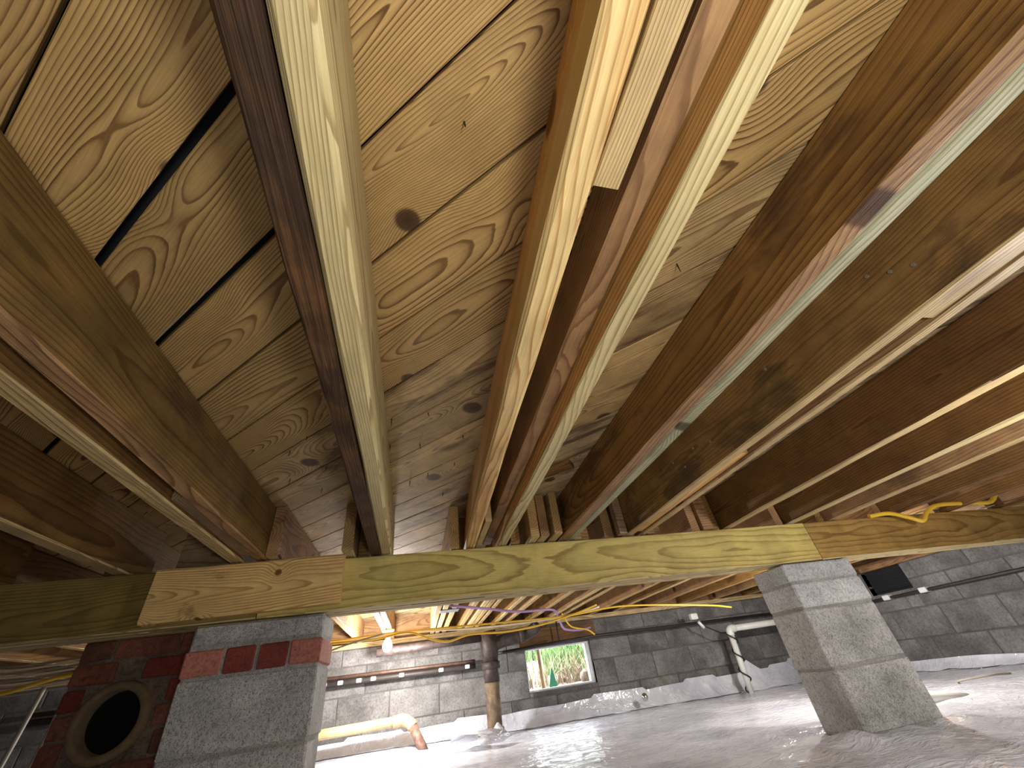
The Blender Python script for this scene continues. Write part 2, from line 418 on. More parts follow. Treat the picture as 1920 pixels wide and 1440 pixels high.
# ------------------------------------------------------------------ dimensions
XL, XR, YB, YF = -3.2, 4.0, -2.4, 4.2
ZJ = 0.43       # underside of joists
ZC = 0.60       # underside of subfloor
YG = 1.57       # front of girder

# ------------------------------------------------------------------ floor: plastic sheeting
def floor_z(x, y):
    z = -0.335
    far = max(0.0, min(1.0, (y - 2.2) / 2.0))
    z += far * (0.045 * max(0.0, min(1.0, (1.6 - x) / 2.0)) - 0.02 * max(0.0, min(1.0, (x - 1.5) / 2.0)))
    z += 0.012 * noise.noise((x * 0.9, y * 0.9, 1.3))
    z += 0.010 * (0.5 - abs(noise.noise((x * 2.2 + 0.6 * y, y * 3.1, 4.0)))) * 1.6
    z += 0.006 * (0.4 - abs(noise.noise((x * 5.5 - y, y * 7.0, 2.0)))) * 1.5
    # folds where the sheet is bunched round the piers
    for px, py in ((1.74, 1.66), (-0.48, 1.66)):
        d = math.hypot(max(0, abs(x - px) - 0.19), max(0, abs(y - py) - 0.1))
        z += 0.030 * math.exp(-(d / 0.10) ** 2) * (0.6 + 0.9 * noise.noise((x * 9, y * 9, 3)))
        if 0 < d < 0.6: z += 0.016 * (1 - d / 0.6) * (0.35 - abs(noise.noise((x * 6.5 + y * 2, y * 4.5, 7)))) * 2
    return z
def grid_xy():
    xs = [XL + i * (XR - XL) / 260 for i in range(261)]
    ys = [YB + i * 0.2 for i in range(15)]
    y = ys[-1]
    while y < YF - 0.001: y += 0.022; ys.append(min(y, YF))
    return xs, ys
xs, ys = grid_xy()
V = [(x, y, floor_z(x, y)) for y in ys for x in xs]; nx = len(xs)
F = [(j * nx + i, j * nx + i + 1, (j + 1) * nx + i + 1, (j + 1) * nx + i) for j in range(len(ys) - 1) for i in range(nx - 1)]
flo = link('floor', mesh('floor', V, F, True), 'film')
tag(flo, 'wrinkled white plastic sheeting spread over the crawl space ground', None, kind='structure')

# ------------------------------------------------------------------ walls of concrete block
def clip_rects(r, hole):
    if hole is None: return [r]
    a0, a1, b0, b1 = r; h0, h1, g0, g1 = hole
    if a1 <= h0 or a0 >= h1 or b1 <= g0 or b0 >= g1: return [r]
    out = []
    if a0 < h0: out.append((a0, h0, b0, b1))
    if a1 > h1: out.append((h1, a1, b0, b1))
    m0, m1 = max(a0, h0), min(a1, h1)
    if b0 < g0: out.append((m0, m1, b0, g0))
    if b1 > g1: out.append((m0, m1, g1, b1))
    return out

def block_wall(name, label, axis, plane, a0, a1, z0, z1, hole, joints, blocks=True, sign=1):
    """wall slab of mortar (with the opening left free) and proud blocks as its children"""
    th = 0.19; g = 0.0035
    V = []; F = []
    def addbox(lo, hi):
        n = len(V)
        for z in (lo[2], hi[2]):
            V.extend([(lo[0], lo[1], z), (hi[0], lo[1], z), (hi[0], hi[1], z), (lo[0], hi[1], z)])
        for f in ((3, 2, 1, 0), (4, 5, 6, 7), (0, 1, 5, 4), (1, 2, 6, 5), (2, 3, 7, 6), (3, 0, 4, 7)): F.append(tuple(n + i for i in f))
    for r in clip_rects((a0, a1, z0, z1), hole):
        d0, d1 = sorted((plane + sign * 0.005, plane + sign * th))
        if axis == 'x': addbox((r[0], d0, r[2]), (r[1], d1, r[3]))
        else: addbox((d0, r[0], r[2]), (d1, r[1], r[3]))
    wl = link(name, mesh(name, V, F), 'mortar_wall'); tag(wl, label, None, kind='structure')
    if not blocks: return wl
    for c in range(len(joints) - 1):
        b0, b1 = joints[c] + g, joints[c + 1] - g
        off = 0.2 if c % 2 else 0.0
        a = a0 - off
        while a < a1:
            r = (max(a, a0) + g, min(a + 0.4, a1) - g, b0, b1)
            if r[1] - r[0] > 0.03:
                for q in clip_rects(r, hole):
                    if q[1] - q[0] < 0.025 or q[3] - q[2] < 0.025: continue
                    d0, d1 = sorted((plane + random.uniform(-0.002, 0.002), plane + sign * 0.06))
                    if axis == 'x': box('block', (q[0], d0, q[2]), (q[1], d1, q[3]), 'cmu_wall', wl, 0.004)
                    else: box('block', (d0, q[0], q[2]), (d1, q[1], q[3]), 'cmu_wall', wl, 0.004)
            a += 0.4
    return wl
JN = [-0.45, -0.33, -0.13, 0.07, 0.27, 0.39]
WIN = (0.965, 1.60, -0.095, 0.225)
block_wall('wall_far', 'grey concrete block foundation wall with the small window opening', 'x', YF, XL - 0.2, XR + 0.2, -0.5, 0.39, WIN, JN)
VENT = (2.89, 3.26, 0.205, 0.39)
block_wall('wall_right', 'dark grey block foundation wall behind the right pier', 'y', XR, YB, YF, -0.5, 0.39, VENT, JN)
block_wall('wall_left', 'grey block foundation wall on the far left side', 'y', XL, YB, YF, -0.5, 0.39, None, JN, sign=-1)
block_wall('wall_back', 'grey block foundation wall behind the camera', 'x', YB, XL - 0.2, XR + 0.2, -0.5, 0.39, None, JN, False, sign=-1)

# sheeting lapped up the far wall with a ragged upper edge, and up the right wall
def lap(name, pts_fn, n, label):
    V = []; F = []
    for i in range(n + 1):
        t = i / n
        for j in range(5):
            V.append(pts_fn(t, j / 4))
    for i in range(n):
        for j in range(4):
            a = i * 5 + j; F.append((a, a + 5, a + 6, a + 1))
    o = link(name, mesh(name, V, F, True), 'film'); tag(o, label, 'plastic sheet'); return o
def lap_far(t, s):
    x = XL + 0.03 + (XR - XL - 0.06) * t
    top = -0.20 + 0.012 * noise.noise((x * 2.3, 0, 0)) + 0.022 * (noise.noise((x * 1.4, 4, 0)) > 0.08)
    if 2.05 < x < 2.75: top -= 0.0
    if 3.05 < x < 3.35: top += 0.09 * max(0, 1 - abs(x - 3.16) / 0.12)
    if x > 3.4: top += 0.02
    b = floor_z(x, YF - 0.06) + 0.004
    z = b + (top - b) * s
    y = YF - 0.012 - 0.055 * (1 - s) ** 2 - 0.012 * abs(noise.noise((x * 6, z * 8, 3))) * (1.2 - s)
    return (x, y, z)
lap('wall_sheet', lap_far, 240, 'ragged strip of white plastic lapped up the far wall below the window')
def lap_right(t, s):
    y = 0.6 + (YF - 0.65) * t - 0.0
    y = min(y, YF - 0.08)
    top = -0.27 + 0.012 * noise.noise((y * 2.3, 7, 0))
    b = floor_z(XR - 0.06, y) + 0.004
    z = b + (top - b) * s
    return (XR - 0.012 - 0.05 * (1 - s) ** 2 - 0.01 * abs(noise.noise((y * 6, z * 8, 3))) * (1.2 - s), y, z)
lap('wall_sheet', lap_right, 90, 'low strip of white plastic lapped up the dark right wall behind the pier')

# sills and rim boards above the walls
sill = board('trim_1', (XL, YF + 0.06, 0.411), (XR, YF + 0.06, 0.411), 0.14, 0.038, 'sill', wide='flat', n=30)
tag(sill, 'pale wooden sill plate lying on the far block wall', None, kind='structure')
o = board('trim_2', (XR + 0.07, YB, 0.411), (XR + 0.07, YF, 0.411), 0.14, 0.038, 'old_brown', wide='flat', n=20)
tag(o, 'brown sill plate lying on the right block wall', None, kind='structure')
for nm, p0, p1, lb in (('trim_3', (XL - 0.2, YF + 0.11, 0.52), (XR + 0.2, YF + 0.11, 0.52), 'rim board closing the joist ends above the far wall'),
                       ('trim_4', (XR + 0.11, YB, 0.52), (XR + 0.11, YF, 0.52), 'rim board above the right wall'),
                       ('trim_5', (XL - 0.11, YB, 0.52), (XL - 0.11, YF, 0.52), 'rim board above the left wall'),
                       ('trim_6', (XL - 0.2, YB - 0.11, 0.52), (XR + 0.2, YB - 0.11, 0.52), 'rim board above the wall behind the camera')):
    o = board(nm, p0, p1, 0.30, 0.04, 'old_brown'); tag(o, lb, None, kind='structure')

# ------------------------------------------------------------------ ceiling: diagonal subfloor boards
ceil = link('ceiling', mesh('ceiling', *[[(XL - .3, YB - .3, .645), (XR + .3, YB - .3, .645), (XR + .3, YF + .3, .645), (XL - .3, YF + .3, .645),
       (XL - .3, YB - .3, .665), (XR + .3, YB - .3, .665), (XR + .3, YF + .3, .665), (XL - .3, YF + .3, .665)],
       [(3, 2, 1, 0), (4, 5, 6, 7), (0, 1, 5, 4), (1, 2, 6, 5), (2, 3, 7, 6), (3, 0, 4, 7)]][0:2]), 'black')
tag(ceil, 'subfloor of diagonal pine boards above the joists', None, kind='structure')
SP = 0.1335 * 0.984; S0 = -0.014 * 0.984; r2 = math.sqrt(0.5)
k0 = int((((XL + YB) * r2) - S0) / SP) - 1; k1 = int((((XR + YF) * r2) - S0) / SP) + 1
for k in range(k0, k1 + 1):
    s_lo, s_hi = S0 + k * SP, S0 + (k + 1) * SP
    gap = random.uniform(0.0010, 0.0028)
    # x = (sc + t) r2 , y = (sc - t) r2
    sm = (s_lo + s_hi) / 2
    t0 = max(XL / r2 - sm, sm - (YF + .1) / r2); t1 = min(XR / r2 - sm, sm - YB / r2)
    if t1 - t0 < 0.15: continue
    rs = random.Random(k + 900); cuts = [t0]
    if -2 <= k <= 2:
        tj = -0.14 / r2 - sm                       # butt joint hidden by the rotted joist
        cuts += [tj - 2.6, tj, tj + 3.0]
    else:
        while cuts[-1] < t1: cuts.append(cuts[-1] + rs.uniform(2.2, 3.8))
    cuts = [c for c in cuts if t0 <= c < t1 - 0.5] + [t1]
    for t, e in zip(cuts[:-1], cuts[1:]):
        left = (sm + (t + e) / 2) * r2 < -0.14
        g_lo = 0.0055 if (left and k in (0, 1)) else gap
        g_hi = 0.0055 if (left and k in (-1, 0)) else gap
        sc = (s_lo + g_lo + s_hi - g_hi) / 2; wd = (s_hi - g_hi) - (s_lo + g_lo)
        pa = ((sc + t) * r2, (sc - t) * r2, ZC + 0.0105 + rs.uniform(-.001, .001)); pb = ((sc + e - .003) * r2, (sc - e + .003) * r2, ZC + 0.0105)
        board('plank', pa, pb, wd, 0.019, 'plank_bleached' if k >= 8 else ('plank_worn' if k >= 4 else 'plank'), ceil, wide='flat', bev=0.0015, n=6, rough=0.0008)
# nails that came through the subfloor
NAILS = [(-0.075, 0.93), (0.02, 0.90), (-0.085, 1.07), (0.0, 1.07), (0.125, 1.02), (0.115, 1.2), (0.03, 1.27), (-0.03, 1.33),
         (-0.30, 1.02), (-0.36, 1.10), (-0.28, 1.2), (-0.40, 1.28), (-0.32, 1.36), (0.42, 0.60), (0.48, 0.38), (0.05, 0.20), (0.09, 1.45)]
for (x, y) in NAILS:
    h = random.uniform(0.010, 0.022)
    tube('nail', [(x, y, ZC + 0.005), (x + random.uniform(-.003, .003), y + random.uniform(-.004, .002), ZC - h)], [0.0016, 0.0007], 'nail', ceil, 6)

# ------------------------------------------------------------------ girder on the piers
gir = empty('girder', (0.6, YG, 0.26))
tag(gir, 'built-up timber girder of olive treated boards crossing under the joists', 'girder')
GZ = 0.3435; GH = 0.163
def ply(x0, x1, y, mat, dz=0.0, H=GH): 
    return board('girder_board', (x0, y, GZ + dz), (x1, y, GZ + dz), H, 0.038, mat, gir, n=16, rough=0.0012, edge='new_pale')
ply(XL, -0.50, YG + 0.019, 'girder_dull'); ply(-0.497, 1.775, YG + 0.019, 'girder'); ply(1.778, XR, YG + 0.019, 'girder_brown')
ply(XL, -1.2, YG + 0.059, 'girder_dull', -.002); ply(-1.197, 0.9, YG + 0.059, 'girder_dull', -.001); ply(0.903, XR, YG + 0.059, 'girder', .001)
ply(XL, -0.3, YG + 0.099, 'girder_brown'); ply(-0.297, 1.5, YG + 0.099, 'girder', -.002); ply(1.503, XR, YG + 0.099, 'girder_dull')
sc_ = board('scab_board', (-0.803, YG - 0.0215, 0.346), (-0.248, YG - 0.0215, 0.354), 0.152, 0.038, 'scab', n=8, rough=0.0015, bev=0.005)
tag(sc_, 'short light pine board nailed over the girder face above the left pier', 'board')

# ------------------------------------------------------------------ near joists
JG = 'floor joists in front of the girder'
def joist(x0, x1, w_, mat, label, z=ZJ, edge=None, y0=YB, y1=1.70, name='floor_joist', group=JG, top=ZC - 0.002, lean=0.0, **kw):
    """x0 / x1: left edge at y=0 and at y=1.55"""
    sl = (x1 - x0) / 1.55; zc = (z + top) / 2
    d = lean * (top - z) / 2
    a = (x0 + sl * y0 + w_ / 2 + d, y0, zc); b = (x0 + sl * y1 + w_ / 2 + d, y1, zc)
    kw.setdefault('n', 24); kw.setdefault('rough', 0.0015); kw.setdefault('bev', 0.004)
    o = board(name, a, b, top - z, w_, mat, edge=edge, up=(lean, 0, 1), **kw)
    tag(o, label, 'joist', group); return o
joist(-1.735, -1.735, 0.04, 'old_red', 'dark joist at the far left edge, second from the left pier outward')
joist(-1.335, -1.335, 0.04, 'old_red', 'dark joist in shadow left of the chimney')
joist(-0.952, -0.952, 0.044, 'old_red', 'dark brown joist with pale lower edge meeting the girder left of the light scab board', edge='edge_pale')
joist(-0.611, -0.611, 0.043, 'old_red', 'worn grey-edged sister joist left of the wide olive-brown joist', edge='edge_pale', wane=0.006)
joist(-0.530, -0.530, 0.037, 'old_olive', 'wide olive-brown joist with dark stains ending above the scab board', wane=0.010, edge='old_brown')
joist(-0.161, -0.169, 0.039, 'old_dark', 'dark rotted brown joist against the pale new joist', rough=0.003)
joist(-0.1205, -0.1315, 0.0385, 'new_pale', 'pale greenish new joist sistered to the dark rotted joist', bev=0.006)
joist(0.139, 0.174, 0.0425, 'new_yellow', 'bright yellow new joist with knots left of the dark gap', bev=0.007, lean=0.10)
joist(0.246, 0.262, 0.036, 'old_brown', 'old brown joist recessed between two bright new joists', lean=0.06, z=0.470, bev=0.004, wane=0.004)
joist(0.2855, 0.305, 0.036, 'new_orange', 'orange new joist with pale lower edge right of the old brown joist', edge='new_pale', bev=0.003)
joist(0.556, 0.560, 0.033, 'old_amber', 'amber old joist with black water stains left of the green-edged sister', edge='old_brown', wane=0.008, lean=0.10)
joist(0.5915, 0.5955, 0.035, 'green', 'sister joist with greenish treated lower edge beside the amber joist', edge='green', bev=0.007, lean=0.10)
joist(0.855, 0.857, 0.034, 'old_mottled', 'mottled tan joist with large dark blotches and pale lower edge', edge='edge_pale')
joist(0.928, 0.928, 0.030, 'old_brown', 'thin pale-edged sister joist across the gap from the mottled joist', edge='edge_pale', wane=0.006)
joist(1.345, 1.350, 0.046, 'old_red', 'reddish brown joist with splintered grey lower edge', edge='edge_pale', wane=0.010, rough=0.003)
joist(1.705, 1.705, 0.045, 'old_red', 'reddish joist with bright cream lower edge above the right pier', edge='new_pale')
joist(1.955, 1.955, 0.045, 'old_brown', 'tan joist with cream lower edge right of the bright cream edged joist', edge='edge_pale')
joist(2.34, 2.34, 0.04, 'old_red', 'shadowed brown joist behind the curled yellow cable')
joist(2.74, 2.74, 0.04, 'old_red', 'shadowed brown joist at the right end, nearer the curled cable')
joist(3.14, 3.14, 0.04, 'old_red', 'shadowed brown joist near the right wall')
joist(3.56, 3.56, 0.04, 'old_red', 'last shadowed joist against the right wall')
# packing pieces in the gaps between sisters
def packing(x0, w_, y0, y1, z, mat, label, h=0.09, **kw):
    o = board('packing_strip', (x0 + w_ / 2, y0, z + h / 2), (x0 + w_ / 2, y1, z + h / 2), h, w_, mat, n=8, rough=0.001, bev=0.002, **kw)
    tag(o, label, 'wood strip', 'packing strips between paired joists'); return o
packing(0.1845, 0.034, -1.6, 0.186, 0.432, 'edge_pale', 'weathered saw-cut strip packed between the yellow joist and the old brown joist', end_rough=0.004)
packing(0.893, 0.032, -1.4, 0.335, 0.437, 'edge_pale', 'pale packing strip between the mottled joist and its sister, upper right', end_rough=0.004)
packing(0.893, 0.032, 0.86, 1.55, 0.437, 'new_orange', 'short orange packing strip between the mottled joist and its sister, near the girder')
packing(-0.565, 0.033, 1.02, 1.5, 0.437, 'block_wood', 'greyish packing block between the paired left joists near the scab board')
packing(0.219, 0.022, 1.30, 1.6, 0.434, 'edge_pale', 'small light packing block beside the yellow joist at the girder')

# ------------------------------------------------------------------ far joists, lapped over the girder
FG = 'joists in the bay beyond the girder'
FAR = [(-2.55, .04, 1), (-2.15, .04, 1), (-1.79, .04, 1), (-1.39, .04, 1), (-1.0, .04, 1), (-0.49, .036, 1.5), (-0.256, .036, 1.5), (-0.216, .034, 1.62), (0.122, .034, 1.58), (0.166, .036, 1.73), (0.226, .034, 1.73), (0.355, .036, 1.55),
       (0.424, .035, 1.50), (0.464, .033, 1.50), (0.515, .03, 1.48), (0.665, .036, 1.5), (0.775, .04, 1.50), (1.00, .04, 1.5), (1.20, .04, 1.5), (1.30, .04, 1.5), (1.655, .04, 1.5), (1.905, .04, 1.5),
       (2.29, .04, 1.5), (2.69, .04, 1.5), (3.09, .04, 1.5), (3.51, .04, 1.5)]
for i, (x, w_, y0) in enumerate(FAR):
    m = ('far_wood', 'old_brown', 'far_wood', 'old_amber')[i % 4]
    if x < -0.9: m = 'old_red'; y0 = 1.62
    if x > 0.6: y0 = 1.60; m = ('old_brown', 'old_amber')[i % 2]
    o = board('far_joist', (x + w_ / 2, y0 if y0 > 1.1 else 1.62, 0.514), (x + w_ / 2, YF + 0.08, 0.514), 0.167, w_, m, n=14, rough=0.0015, edge='edge_pale' if i % 3 else 'new_pale')
    own = {-0.49: 'grey-ended joist beyond the girder, its end showing above the scab board', -0.256: 'dark-ended joist beyond the girder beside the rotted joist',
           0.166: 'joist beyond the girder carrying the bright metal plate', 0.226: 'joist beyond the girder right of the bright metal plate',
           -0.216: 'pale joist beyond the girder directly above the lit bulb', 0.122: 'joist beyond the girder ending just left of the yellow joist',
           0.355: 'joist beyond the girder above the soil stack', 0.424: 'grey joist end right of the orange new joist on the girder'}.get(x)
    if own is None:
        W_ = ('first', 'second', 'third', 'fourth', 'fifth', 'sixth', 'seventh', 'eighth', 'ninth', 'tenth', 'eleventh', 'twelfth', 'thirteenth', 'fourteenth')
        if x < -0.9: own = 'dark joist beyond the girder, %s counting outward from the chimney' % W_[4 - i]
        else: own = 'joist beyond the girder, %s counting right from the soil stack' % W_[i - 12]
    tag(o, own, 'joist', FG)
# blocking boards between joist ends on top of the girder
def blocking(x0, x1, y, mat, label, z0=0.432, z1=0.597):
    o = board('blocking', (x0, y, (z0 + z1) / 2), (x1, y, (z0 + z1) / 2), z1 - z0, 0.036, mat, n=3, rough=0.001); tag(o, label, 'blocking', 'blocking between joist ends'); return o
blocking(-0.80, -0.615, 1.64, 'block_wood', 'tan blocking board between the left joists behind the scab board')
blocking(0.63, 0.66, 1.60, 'block_wood', 'grey blocking stub beside the green-edged sister joist')
blocking(0.818, 0.852, 1.56, 'block_wood', 'narrow grey blocking stub left of the mottled joist')
blocking(0.965, 0.998, 1.60, 'old_brown', 'dark blocking stub right of the thin sister joist')
blocking(1.245, 1.298, 1.60, 'old_brown', 'dark blocking stub between joists left of the right pier')
cl = board('cleat', (0.35, 1.36, 0.590), (0.53, 1.21, 0.590), 0.05, 0.018, 'old_amber', wide='flat', n=4, rough=0.002)
tag(cl, 'narrow brown cleat nailed under the subfloor left of the amber joist', 'cleat')

# nail heads on the mottled joist and staples
for i, (y, z) in enumerate([(0.30, 0.52), (0.33, 0.545), (0.27, 0.50), (0.9, 0.50), (0.98, 0.52), (1.05, 0.49), (1.1, 0.53), (0.62, 0.55)]):
    me = _box.get('nh')
    if me is None: me = tube_mesh([(0, 0, 0), (-0.003, 0, 0)], 0.004, 8); me.materials.append(M['nail_head']); _box['nh'] = me
    o = link('nail_head', me); o.location = (0.8555, y, z)
    tag(o, 'small shiny nail head in the mottled tan joist', 'nail', 'nail heads in the mottled joist')

# ------------------------------------------------------------------ piers
pr = empty('block_pier', (1.736, 1.667, -0.36)); tag(pr, 'grey concrete block pier standing on the plastic under the girder at right', 'pier')
PX0, PX1, PY0, PY1 = 1.550, 1.923, 1.575, 1.768
box('mortar', (PX0 + .003, PY0 + .003, -0.38), (PX1 - .003, PY1 - .003, 0.2565), 'mortar', pr)
for nm, z0, z1, m, dx in (('cap_block', .187, .2575, 'cmu_cap', 0), ('cap_block', .092, .181, 'cmu_cap', .003), ('block', -.108, .084, 'cmu', -.003), ('block', -.306, -.115, 'cmu', 0), ('block', -.42, -.313, 'cmu', .002)):
    box(nm, (PX0 + dx, PY0, z0), (PX1 + dx, PY1, z1), m, pr, 0.005, 0.004, seed=int((z0 + 1) * 1000))
pl = empty('block_pier', (-0.48, 1.667, -0.36)); tag(pl, 'grey concrete block pier with a course of red bricks beside the chimney', 'pier')
LX0, LX1 = -0.667, -0.294
box('mortar', (LX0 + .003, PY0 + .003, -0.36), (LX1 - .003, PY1 - .003, 0.2545), 'mortar', pl)
box('cap_block', (LX0 + .004, PY0, .200), (LX1 + .002, PY1, .2575), 'cmu', pl, 0.007, 0.005, 3)
for x0, x1, m in ((-.668, -.566, 'brick_pale'), (-.560, -.479, 'brick_red'), (-.470, -.387, 'brick_red'), (-.381, -.291, 'brick_pale')):
    box('brick', (x0, PY0 - .002, .126), (x1, PY1, .191), m, pl, 0.004, 0.003, int(x0 * -1000))
for z0, z1 in ((-.053, .119), (-.250, -.061), (-.42, -.258)):
    box('block', (LX0, PY0, z0), (LX1, PY1, z1), 'cmu', pl, 0.005, 0.004, int((z0 + 1) * 900))

# ------------------------------------------------------------------ chimney with thimble hole
CY = 1.90; CX0, CX1 = -1.135, -0.62; CC = (-0.965, 0.062); CRAD = 0.108
ch = empty('chimney', (-0.88, CY + 0.2, -0.34)); tag(ch, 'sooty brick chimney base with a round flue hole behind the left pier', 'chimney')
# mortar face with round opening
V = []; F = []; N = 48
for i in range(N):
    a = 2 * math.pi * i / N; c, s = math.cos(a), math.sin(a)
    V.append((CC[0] + CRAD * c, CY + 0.008, CC[1] + CRAD * s))
    kx = ((CX1 - .006 - CC[0]) if c > 0 else (CX0 + .006 - CC[0])) / c if abs(c) > 1e-6 else 1e9
    kz = ((0.425 - CC[1]) if s > 0 else (-0.40 - CC[1])) / s if abs(s) > 1e-6 else 1e9
    t = min(kx, kz); V.append((CC[0] + t * c, CY + 0.008, CC[1] + t * s))
    V.append((CC[0] + CRAD * c, CY + 0.34, CC[1] + CRAD * s))
for i in range(N):
    j = (i + 1) % N
    F.append((3 * i, 3 * i + 1, 3 * j + 1, 3 * j)); F.append((3 * i, 3 * j, 3 * j + 2, 3 * i + 2))
F.append(tuple(3 * i + 2 for i in range(N)))
b = len(V)
V += [(CX0 + .006, CY + .008, -.40), (CX1 - .006, CY + .008, -.40), (CX1 - .006, CY + .008, .425), (CX0 + .006, CY + .008, .425),
      (CX0 + .006, CY + .40, -.40), (CX1 - .006, CY + .40, -.40), (CX1 - .006, CY + .40, .425), (CX0 + .006, CY + .40, .425)]
for f in ((4, 5, 6, 7), (0, 4, 7, 3), (1, 2, 6, 5), (3, 7, 6, 2), (0, 1, 5, 4)): F.append(tuple(b + i for i in f))
o = link('mortar_body', mesh('mortar_body', V, F), 'chimney_mortar'); o.parent = ch; o.matrix_parent_inverse = ch.matrix_basis.inverted()
rz = -0.38; row = 0
while rz < 0.41:
    x = CX0 - (0.1 if row % 2 else 0.0)
    while x < CX1 - 0.02:
        x0, x1 = max(x, CX0) + .004, min(x + 0.2, CX1) - .004
        z0, z1 = rz + .004, min(rz + 0.068, 0.42) - .004
        # bricks cut round the thimble
        R_ = CRAD + 0.006; dz_ = 0.0 if z0 <= CC[1] <= z1 else min(abs(z0 - CC[1]), abs(z1 - CC[1]))
        parts = [(x0, x1)]
        if dz_ < R_:
            hw_ = math.sqrt(R_ * R_ - dz_ * dz_)
            parts = [(x0, min(x1, CC[0] - hw_)), (max(x0, CC[0] + hw_), x1)]
        for (q0, q1) in parts:
            if q1 - q0 > 0.02 and z1 - z0 > 0.02:
                box('brick', (q0, CY + random.uniform(-.002, .004), z0), (q1, CY + 0.09, z1), random.choice(('brick_old', 'brick_old', 'brick_old', 'brick_red')), ch, 0.005, 0.004, row)
        x += 0.2
    rz += 0.068; row += 1
# clay flue ring
V = []; F = []
prof = [(0.082, 0.30), (0.082, -0.012), (0.088, -0.018), (0.102, -0.016), (0.107, -0.008), (0.107, 0.30)]
for i in range(N):
    a = 2 * math.pi * i / N
    for (r, d) in prof: V.append((CC[0] + r * math.cos(a), CY + d, CC[1] + r * math.sin(a)))
m = len(prof)
for i in range(N):
    j = (i + 1) % N
    for q in range(m - 1): F.append((i * m + q, i * m + q + 1, j * m + q + 1, j * m + q))
o = link('flue_ring', mesh('flue_ring', V, F, True), 'flue'); o.parent = ch; o.matrix_parent_inverse = ch.matrix_basis.inverted()
o['label'] = 'tan clay ring around the dark flue hole'
V = [(CC[0] + .0815 * math.cos(2 * math.pi * i / N), CY + yy, CC[1] + .0815 * math.sin(2 * math.pi * i / N)) for yy in (0.04, 0.32) for i in range(N)]
F = [(i, (i + 1) % N, N + (i + 1) % N, N + i) for i in range(N)] + [tuple(N + i for i in range(N))]
ring_ = o
o = link('flue_liner', mesh('flue_liner', V, F, True), 'soot'); o.parent = ring_; o.matrix_parent_inverse = (ch.matrix_basis @ ring_.matrix_parent_inverse).inverted()

# ------------------------------------------------------------------ lamp
BP = (-0.205, 3.58, 0.325)
lb = empty('light_bulb', (BP[0], BP[1], ZJ - 0.01)); tag(lb, 'lit bare light bulb hanging under the joists beyond the girder', 'light bulb')
def rev(name, prof, loc, mat, parent, n=20):
    V = [(loc[0] + r * math.cos(2 * math.pi * i / n), loc[1] + r * math.sin(2 * math.pi * i / n), loc[2] + z) for (r, z) in prof for i in range(n)]
    F = [(q * n + i, q * n + (i + 1) % n, (q + 1) * n + (i + 1) % n, (q + 1) * n + i) for q in range(len(prof) - 1) for i in range(n)]
    F.append(tuple(range(n))[::-1]); F.append(tuple((len(prof) - 1) * n + i for i in range(n)))
    o = link(name, mesh(name, V, F, True), mat); o.parent = parent; o.matrix_parent_inverse = parent.matrix_basis.inverted(); return o
rev('glass_bulb', [(0.006, -.036), (0.02, -.031), (0.031, -.018), (0.035, 0.0), (0.031, 0.018), (0.02, 0.038), (0.014, 0.05)], BP, 'bulb', lb)
rev('lamp_holder', [(0.016, 0.05), (0.02, 0.055), (0.022, 0.075), (0.03, 0.083), (0.045, 0.093), (0.045, 0.1035)], BP, 'pvc', lb)
BQ = (2.42, 2.35, 0.443)  # extra bulb added out of sight behind the girder to brighten the sheeting
added_bulb = empty('light_bulb', (BQ[0], BQ[1], 0.55)); tag(added_bulb, 'unseen bare bulb added between the joists behind the girder, near the right pier', 'light bulb')
rev('glass_bulb', [(0.006, -.036), (0.02, -.031), (0.031, -.018), (0.035, 0.0), (0.031, 0.018), (0.02, 0.038), (0.014, 0.05)], BQ, 'bulb', added_bulb)
rev('lamp_holder', [(0.016, 0.05), (0.02, 0.055), (0.022, 0.085), (0.03, 0.095), (0.045, 0.115), (0.045, 0.152)], BQ, 'pvc', added_bulb)
lamp('bulb_light', (BQ[0], BQ[1], BQ[2] - 0.06), 50.0, (1.0, 0.97, 0.94), 0.035)  # point light of the added hidden bulb
bl = lamp('bulb_light', (BP[0], BP[1], BP[2] - 0.06), 62.0, (1.0, 0.97, 0.94), 0.035)

# ------------------------------------------------------------------ cables
def cable(label, pts, r, mat, group=None, name='cable', n=8):
    o = tube(name, pts, r, mat, None, 7, n); tag(o, label, 'cable', group); return o
CG = 'cables strung under the far joists'
yC = 3.1
cable('yellow cable strung highest across the far joists above the bulb', [(-1.3, yC, .36), (-.55, yC, .345), (-.18, yC, .35), (.42, yC, .338), (1.03, yC, .326), (1.5, yC, .345), (2.17, yC, .285), (2.4, yC, .25)], .006, 'yellow', CG)
cable('yellow cable dipping below the white one beyond the girder', [(-.6, yC - .03, .33), (-.25, yC - .03, .325), (-.05, yC - .03, .34), (.1, yC - .03, .285), (.21, yC - .03, .262), (.35, yC - .03, .285), (.6, yC - .03, .275), (.85, yC - .03, .29), (1.1, yC - .03, .33), (1.28, yC - .03, .37)], .0065, 'yellow', CG)
cable('white cable running alongside the yellow ones to the right', [(-.6, yC + .05, .34), (.0, yC + .05, .345), (.42, yC + .05, .325), (.9, yC + .05, .325), (1.2, yC + .05, .345), (1.33, yC + .05, .365)], .007, 'cable_white', CG)
cable('thin tan wire curling under the bulb toward the left pier', [(-.64, yC - .06, .24), (-.5, yC - .06, .29), (-.36, yC - .06, .32), (-.2, yC - .06, .345)], .005, 'cable_grey', CG)
cable('purple cable looping down toward the far wall window', [(.20, 2.75, .418), (.45, 2.9, .40), (.68, 3.0, .375), (.95, 3.1, .375), (1.02, 3.2, .32), (1.10, 3.35, .27), (1.30, 3.6, .27), (1.46, 3.75, .29)], .008, 'purple', CG)
